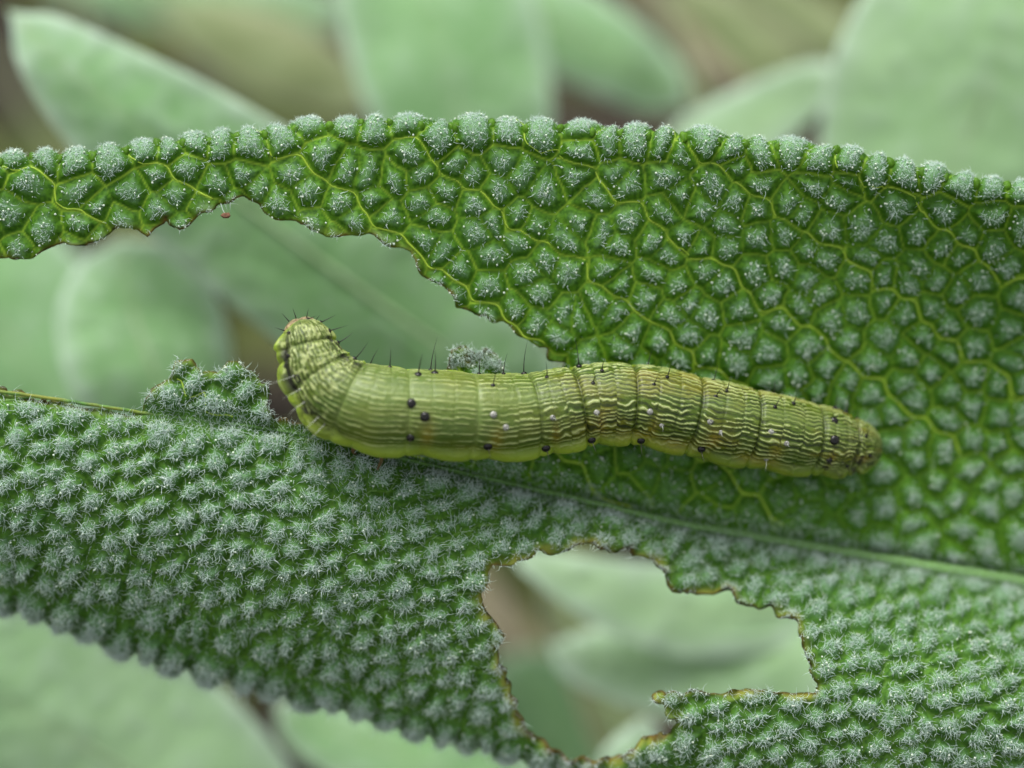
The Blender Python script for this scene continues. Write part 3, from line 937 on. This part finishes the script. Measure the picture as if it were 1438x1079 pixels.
# ------------------------------------------------------------------ crumb of droppings caught on a hair below the eaten strip
cr = empty('frass_crumb', world(flat(317, 303, 2)), 'tiny brown crumb caught on a fine thread under the eaten strip', 'crumb')
iv, if_ = ico()
iv2 = iv * np.array([8.5, 5.0, 5.0]) * (1 + 0.35 * rng.normal(size=(12, 1)) * 0.6)
mesh('crumb', world(flat(317, 303, 2) + iv2), None, if_, simple('frass', (0.06, 0.025, 0.012), (0.18, 0.09, 0.05), 6000, 0.6, 0.2), cr, smooth=False)
c = bezier([flat(310, 286, -2), flat(313, 295, 1), flat(317, 303, 2)], 8)
V, q_, t_ = tube(c, 0.45, 4)
mesh('thread', world(V), q_, t_, M['hair'], cr)

# ------------------------------------------------------------------ soil
def soil_material():
    m, t, b, out = material('soil')
    c = mixc(t, ramp(t, noise(t, 60, 5, 0.7), 0.3, 0.7), (0.008, 0.006, 0.004), (0.045, 0.031, 0.019))
    c = mixc(t, ramp(t, noise(t, 35, 2), 0.55, 0.7), c, (0.085, 0.095, 0.024))
    t.links.new(c, b.inputs['Base Color'])
    b.inputs['Roughness'].default_value = 0.95
    bump(t, b, noise(t, 500, 4, 0.7), 1e-3, 0.8)
    return m
gsp = np.linspace(-1, 1, 181)
gs = np.sign(gsp) * (np.sinh(np.abs(gsp) * 7.2) / math.sinh(7.2)) * 20 + gsp * 0.16
ax_, ay_ = np.meshgrid(gs, gs)
near = np.exp(-(ax_ ** 2 + ay_ ** 2) / 0.5)
az_ = near * (0.018 * (fbm(ax_ * 45 + 50, ay_ * 45 + 50, 2, 4) - 0.5)) + 0.03 * (fbm(ax_ * 2 + 9, ay_ * 2 + 9, 8, 2) - 0.5) * np.clip(np.hypot(ax_, ay_) - 0.2, 0, 1)
n = len(gs)
i, j = np.meshgrid(np.arange(n - 1), np.arange(n - 1), indexing='ij')
q = np.stack([i * n + j, i * n + j + 1, (i + 1) * n + j + 1, (i + 1) * n + j], -1).reshape(-1, 4)
tag(mesh('ground', np.stack([ax_, ay_, az_ - 0.004], -1).reshape(-1, 3), q, None, soil_material()), kind='structure')

# ------------------------------------------------------------------ the sage leaves around it, out of focus
def bgleaf_material(name, a, b_, rimc):
    m, t, b, out = material(name)
    c = mixc(t, ramp(t, noise(t, 110, 3), 0.3, 0.7), a, b_)
    c = mixc(t, ramp(t, noise(t, 1400, 4, 0.7), 0.52, 0.9), c, rimc)
    c = mixc(t, attr(t, 'fuzz'), c, rimc)
    c = mixc(t, attr(t, 'vein'), c, (0.30, 0.44, 0.20))
    t.links.new(c, b.inputs['Base Color'])
    b.inputs['Roughness'].default_value = 0.6
    b.inputs['Specular IOR Level'].default_value = 0.25
    b.inputs['Sheen Weight'].default_value = 0.25
    b.inputs['Sheen Roughness'].default_value = 0.5
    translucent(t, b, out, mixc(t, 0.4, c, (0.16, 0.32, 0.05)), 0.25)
    return m
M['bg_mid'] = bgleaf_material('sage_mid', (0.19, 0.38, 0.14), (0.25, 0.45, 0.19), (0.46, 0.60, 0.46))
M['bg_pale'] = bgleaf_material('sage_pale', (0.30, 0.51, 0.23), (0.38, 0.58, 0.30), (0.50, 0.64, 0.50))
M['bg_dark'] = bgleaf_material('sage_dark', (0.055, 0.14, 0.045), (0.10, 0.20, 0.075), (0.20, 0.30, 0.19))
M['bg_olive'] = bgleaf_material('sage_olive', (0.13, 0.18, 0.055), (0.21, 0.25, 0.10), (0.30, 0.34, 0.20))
M['stem'] = simple('sage_stem', (0.16, 0.20, 0.09), (0.26, 0.27, 0.17), 300, 0.7, 0.2, 1e-4)
M['palerib'] = simple('pale_midrib', (0.34, 0.48, 0.26), (0.42, 0.55, 0.33), 300, 0.6, 0.2, 0, 0.25)
M['dry'] = simple('dry_stalk', (0.12, 0.108, 0.062), (0.21, 0.19, 0.125), 260, 0.8, 0.2, 1e-4)

STEMS = [np.array(s, float) for s in (
    [(300, 760, -4300), (285, 560, -3000), (270, 520, -2000), (262, 470, -1150)],
    [(640, 820, -4300), (655, 660, -3000), (650, 520, -2000), (640, 330, -1250)],
    [(1120, 760, -4300), (1130, 640, -3000), (1120, 500, -2000), (1105, 330, -1200)],
    [(430, 1180, -4300), (400, 1200, -2600), (420, 1260, -1400), (470, 1330, -700)],
    [(1420, 1000, -4300), (1460, 960, -2600), (1480, 900, -1500), (1440, 700, -900)])]
def stem_line(s):
    return bezier(flat(s[:, 0], s[:, 1], s[:, 2]), 60)
def ground_drop(p):
    """extend a local point straight down to the soil"""
    wpt = world(p)
    return unworld(np.array([wpt[0], wpt[1], -0.006]))

STEM_LINES = []
for s in STEMS:
    c = stem_line(s)
    g0 = ground_drop(c[18])
    c = bezier(np.vstack([g0, 0.5 * g0 + 0.5 * c[18], c[26], c[40], c[59]]), 60)
    STEM_LINES.append(c)
# the stem beside the frame that carries the eaten leaf
top = flat(2330, 1010, -640)
g0 = ground_drop(top + np.array([120, -200, 0]))
STEM_LINES.append(bezier(np.vstack([g0, 0.5 * (g0 + top) + np.array([40, 0, 0]), top, top + np.array([-10, 260, 120]), top + np.array([-60, 480, 160])]), 60))

sl = ['grey green square sage stem rising behind the chewed sage leaf', 'grey green square sage stem rising under the upright pale leaf', 'grey green square sage stem rising behind the whole end of the chewed leaf',
      'grey green sage stem below the broad leaf under the bumpy lower margin', 'grey green sage stem behind the broad smooth leaf in the corner', 'sage stem carrying the chewed leaf']
for c, lb in zip(STEM_LINES, sl):
    so = empty('sage_shoot', world(c[0]), lb, 'shoot', 'sage shoots among the leaves')
    V, q_, t_ = tube(c, np.linspace(38, 24, 60), 8)
    mesh('stalk', world(V), q_, t_, M['stem'], so)

def bg_leaf(name, pts, mat, label, cup=0.18, tilt=0.0, stem=None, group='soft sage leaves behind the chewed leaf', wave=0.5):
    """pts: rows of photo x, y, depth, half width there; first row is the tip, last is the base"""
    pts = np.array(pts, float)
    k = (CAMD - pts[:, 2]) / CAMD
    loc = flat(pts[:, 0], pts[:, 1], pts[:, 2])
    d = bezier(np.c_[loc, pts[:, 3] * k], 200)
    nu, nv = 110, 44
    al = np.r_[0, np.cumsum(np.linalg.norm(np.diff(d[:, :3], axis=0), axis=1))]
    s = np.linspace(0, 1, nu) ** 1.15 * al[-1]
    c = np.stack([np.interp(s, al, d[:, i_]) for i_ in range(4)], -1)
    Tt = norm(np.gradient(c[:, :3], axis=0))
    Z = np.array([0, 0, 1.0])
    sd_ = norm(np.cross(Z, Tt))
    nn = norm(np.cross(Tt, sd_))
    sd_, nn = sd_ * math.cos(tilt) + nn * math.sin(tilt), nn * math.cos(tilt) - sd_ * math.sin(tilt)
    v = np.linspace(-1, 1, nv)
    hw = np.maximum(c[:, 3], 1.0)
    # rounded at the tip whatever the rows say
    hw = hw * np.sqrt(np.clip(s / (al[-1] * 0.04), 0.02, 1)) 
    sdd = random.randint(1, 999)
    U, Vv = np.meshgrid(s, v, indexing='ij')
    cross_ = Vv * hw[:, None]
    lift = cup * hw[:, None] * (np.abs(Vv) ** 1.5 - 0.35) * -1.0
    lift += -2 * np.exp(-(cross_ / 18) ** 2)
    lift += 22 * wave * (fbm(U / 190, cross_ / 150, sdd, 2) - 0.5) * 2
    n_b = fbm(U / 30, cross_ / 30, sdd + 3, 3)
    lift += 7 * (n_b - 0.5)
    Pn = c[:, None, :3] + cross_[..., None] * sd_[:, None] + lift[..., None] * nn[:, None]
    Pb = Pn - nn[:, None] * 9
    nP = nu * nv
    i, j = np.meshgrid(np.arange(nu - 1), np.arange(nv - 1), indexing='ij')
    q = np.stack([i * nv + j, i * nv + j + 1, (i + 1) * nv + j + 1, (i + 1) * nv + j], -1).reshape(-1, 4)
    bl = np.r_[np.arange(nv), np.arange(1, nu) * nv + nv - 1, (nu - 1) * nv + np.arange(nv - 2, -1, -1), np.arange(nu - 2, 0, -1) * nv]
    nb = np.roll(bl, -1)
    rq = np.stack([bl, nb, nb + nP, bl + nP], -1)[:, ::-1]
    fz = np.exp(-((1 - np.abs(Vv)) * hw[:, None] / 20.0)) * 0.95 + 0.25 * sstep(0.5, 0.75, n_b) + np.exp(-U / 22)
    vn = 0.35 * np.exp(-(cross_ / 7) ** 2)
    o = empty(name, world(loc[-1]), label, 'leaf', group)
    mesh('blade', world(np.concatenate([Pn.reshape(-1, 3), Pb.reshape(-1, 3)])), np.concatenate([q, q[:, ::-1] + nP, rq]), None, M[mat], o,
         {'fuzz': np.clip(np.r_[fz.ravel(), fz.ravel() * 0.5 + 0.4], 0, 1), 'vein': np.clip(np.r_[vn.ravel(), vn.ravel()], 0, 1)})
    V, q_, t_ = tube(c[4:, :3] - nn[4:] * (6 - 0.35 * cup * hw[4:, None]), np.linspace(2, 5, nu - 4), 8)
    mesh('midrib', world(V), q_, t_, M['palerib'], o)
    # petiole to a stem, or down to the soil
    e0 = c[-1, :3] - nn[-1] * (3 - 0.35 * cup * hw[-1])
    if stem is None:
        tgt = ground_drop(e0 + Tt[-1] * 200)
    else:
        L = STEM_LINES[stem]
        tgt = L[np.argmin(np.linalg.norm(L - e0, axis=1))]
    dist = np.linalg.norm(tgt - e0)
    pc = bezier(np.vstack([e0 - Tt[-1] * 8, e0 + Tt[-1] * 0.3 * dist, 0.35 * e0 + 0.65 * tgt + Tt[-1] * 0.1 * dist, tgt]), 24)
    V, q_, t_ = tube(pc, np.linspace(9, 14, 24), 8)
    mesh('petiole', world(V), q_, t_, M['stem'], o)
    return o

exec_leaves = [
 ('sage_leaf', [(10, 14, -600, 8), (55, 58, -590, 46), (120, 118, -590, 76), (230, 205, -600, 106), (400, 330, -640, 128), (560, 445, -690, 126), (720, 555, -760, 84), (840, 640, -860, 20)], 'bg_mid', 'broad grey green leaf whose pale pointed tip rises behind the eaten strip', 0.16, 0.10, 1),
 ('sage_leaf', [(168, 334, -760, 14), (172, 360, -750, 66), (185, 430, -730, 112), (215, 520, -720, 116), (250, 600, -760, 80), (275, 680, -860, 16)], 'bg_mid', 'rounded young leaf showing through the big eaten gap', 0.10, 0.0, 0),
 ('sage_leaf', [(-190, 260, -1500, 12), (-130, 330, -1480, 110), (-20, 440, -1450, 150), (90, 570, -1450, 130), (220, 680, -1500, 20)], 'bg_mid', 'dim grey green leaf behind the rounded young leaf', 0.15, 0.1, 0),
 ('sage_leaf', [(540, -190, -1250, 14), (570, -110, -1200, 95), (610, 20, -1150, 138), (650, 170, -1150, 128), (680, 300, -1200, 80), (690, 400, -1260, 16)], 'bg_mid', 'wide pale edged upright leaf behind the middle of the puckered rim', -0.30, -0.25, 1),
 ('sage_leaf', [(968, 152, -1350, 10), (930, 120, -1330, 44), (850, 70, -1300, 62), (740, 10, -1300, 66), (620, -60, -1350, 16)], 'bg_mid', 'narrow blurred leaf pointing towards the dry pinkish stalk', 0.2, 0.1, 1),
 ('sage_leaf', [(1545, -260, -700, 14), (1500, -140, -720, 130), (1430, 20, -760, 205), (1360, 190, -820, 215), (1290, 350, -900, 150), (1240, 480, -980, 24)], 'bg_pale', 'very broad smooth pale leaf behind the sloping end of the rim', 0.12, 0.2, 2),
 ('sage_leaf', [(1182, 96, -1000, 8), (1150, 112, -1000, 30), (1070, 165, -1020, 52), (980, 225, -1050, 58), (890, 300, -1100, 18)], 'bg_pale', 'small whitish leaf just above the puckered rim', 0.08, 0.05, 2),
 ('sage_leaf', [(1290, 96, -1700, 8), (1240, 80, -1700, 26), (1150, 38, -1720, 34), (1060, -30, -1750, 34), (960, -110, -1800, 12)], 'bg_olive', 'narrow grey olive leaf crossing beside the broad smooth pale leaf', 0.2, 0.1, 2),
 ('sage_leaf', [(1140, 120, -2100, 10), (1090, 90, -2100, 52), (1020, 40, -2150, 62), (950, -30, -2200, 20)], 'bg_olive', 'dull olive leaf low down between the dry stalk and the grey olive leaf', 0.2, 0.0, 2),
 ('sage_leaf', [(500, 20, -2100, 10), (430, 12, -2100, 36), (300, 2, -2100, 46), (160, -14, -2150, 40), (60, -30, -2200, 12)], 'bg_mid', 'dim leaf lying flat far below the pale pointed tip', 0.2, 0.0, 0),
 ('sage_leaf', [(-260, 840, -620, 14), (-160, 890, -640, 90), (20, 990, -700, 150), (180, 1080, -760, 168), (330, 1170, -830, 120), (430, 1240, -900, 20)], 'bg_pale', 'broad pale leaf below the bumpy lower margin of the chewed leaf', 0.14, 0.1, 3),
 ('sage_leaf', [(390, 985, -1000, 10), (430, 1010, -980, 50), (540, 1050, -950, 78), (680, 1110, -950, 84), (800, 1190, -980, 20)], 'bg_mid', 'bluish green leaf beside the broad pale leaf under the lower margin', 0.2, -0.1, 3),
 ('sage_leaf', [(770, 905, -860, 10), (830, 925, -860, 44), (960, 930, -860, 84), (1100, 920, -880, 100), (1250, 900, -900, 80), (1380, 880, -950, 18)], 'bg_pale', 'bright pale leaf filling most of the hole under the caterpillar', 0.2, -0.2, 4),
 ('sage_leaf', [(715, 770, -760, 8), (760, 795, -760, 24), (860, 835, -780, 50), (980, 860, -820, 64), (1120, 850, -880, 50), (1240, 820, -940, 14)], 'bg_pale', 'slim leaf crossing the top of the hole above the bright pale leaf', 0.08, -0.1, 4),
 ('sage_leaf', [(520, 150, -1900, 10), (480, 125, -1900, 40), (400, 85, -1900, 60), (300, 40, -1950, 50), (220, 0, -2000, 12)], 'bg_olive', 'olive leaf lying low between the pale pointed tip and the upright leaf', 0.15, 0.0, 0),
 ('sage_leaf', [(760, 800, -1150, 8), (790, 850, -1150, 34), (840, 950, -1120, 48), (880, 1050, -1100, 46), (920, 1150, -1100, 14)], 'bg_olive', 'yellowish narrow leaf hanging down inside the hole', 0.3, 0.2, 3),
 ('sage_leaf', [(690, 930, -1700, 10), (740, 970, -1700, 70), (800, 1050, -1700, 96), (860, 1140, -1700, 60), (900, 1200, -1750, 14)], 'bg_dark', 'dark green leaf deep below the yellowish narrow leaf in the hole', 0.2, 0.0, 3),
 ('sage_leaf', [(905, 1010, -700, 8), (900, 1040, -700, 30), (880, 1090, -700, 44), (860, 1160, -740, 14)], 'bg_pale', 'small whitish leaf tip at the bottom of the hole', 0.2, 0.0, 3),
]
for nm, pts, mt, lb, cup, tilt, st in exec_leaves:
    bg_leaf(nm, pts, mt, lb, cup, tilt, st)

# dry stalks lying about
def stalk(pts, r0, r1, label):
    pts = np.array(pts, float)
    c = bezier(flat(pts[:, 0], pts[:, 1], pts[:, 2]), 50)
    o = empty('dry_stalk', world(c[0]), label, 'stalk', 'dry stalks between the leaves')
    V, q_, t_ = tube(c, np.linspace(r0, r1, 50), 10)
    V = V + 5 * (rng.normal(size=V.shape) * 0.3)
    mesh('stem', world(V), q_, t_, M['dry'], o)
    kk = c[30]
    V, q_, t_ = tube(np.vstack([c[28], c[29], c[30], c[31], c[32]]), np.array([r0, r0 * 1.2, r0 * 1.3, r0 * 1.2, r0]), 10)
    mesh('node', world(V), q_, t_, M['dry'], o)
stalk([(840, -90, -1900), (930, 30, -1800), (1035, 135, -1750), (1150, 260, -1900), (1260, 420, -2900)], 44, 40, 'dry pinkish tan stalk slanting behind the puckered rim')
stalk([(620, 760, -2600), (700, 870, -2300), (790, 960, -2250), (900, 1080, -2500)], 50, 46, 'dry brown stalk deep inside the hole')

# low undergrowth on the soil: a mass of small leaves nobody could count
vs, qs, base_i = [], [], 0
fzs = []
for k_ in range(420):
    a0 = random.uniform(0, 2 * math.pi)
    cxw, cyw = random.uniform(-0.16, 0.16), random.uniform(-0.12, 0.26)
    L, Wd = random.uniform(0.012, 0.035), random.uniform(0.003, 0.008)
    hz = random.uniform(0.0, 0.03)
    el = random.uniform(-0.2, 0.8)
    dirv = np.array([math.cos(a0) * math.cos(el), math.sin(a0) * math.cos(el), math.sin(el)])
    sv = np.array([-math.sin(a0), math.cos(a0), 0])
    uu_ = np.linspace(0, 1, 9)
    for f in uu_:
        w_ = Wd * math.sin(math.pi * min(max(f, 0.02), 0.98)) ** 0.7
        p = np.array([cxw, cyw, hz]) + dirv * L * f + np.array([0, 0, -0.4 * L * f * f])
        for sgn in (-1, 0, 1):
            vs.append(p + sv * w_ * sgn + np.array([0, 0, 0.25 * w_ * abs(sgn)]))
    for a_ in range(8):
        for b_ in range(2):
            qs.append((base_i + a_ * 3 + b_, base_i + a_ * 3 + b_ + 1, base_i + a_ * 3 + 4 + b_, base_i + a_ * 3 + 3 + b_))
    base_i += 27
tag(mesh('undergrowth', np.array(vs), np.array(qs), None, simple('undergrowth', (0.020, 0.045, 0.008), (0.10, 0.115, 0.026), 60, 0.7, 0.2, 0, 0.2)), 'loose mass of small olive leaves on the soil', 'undergrowth', kind='stuff')
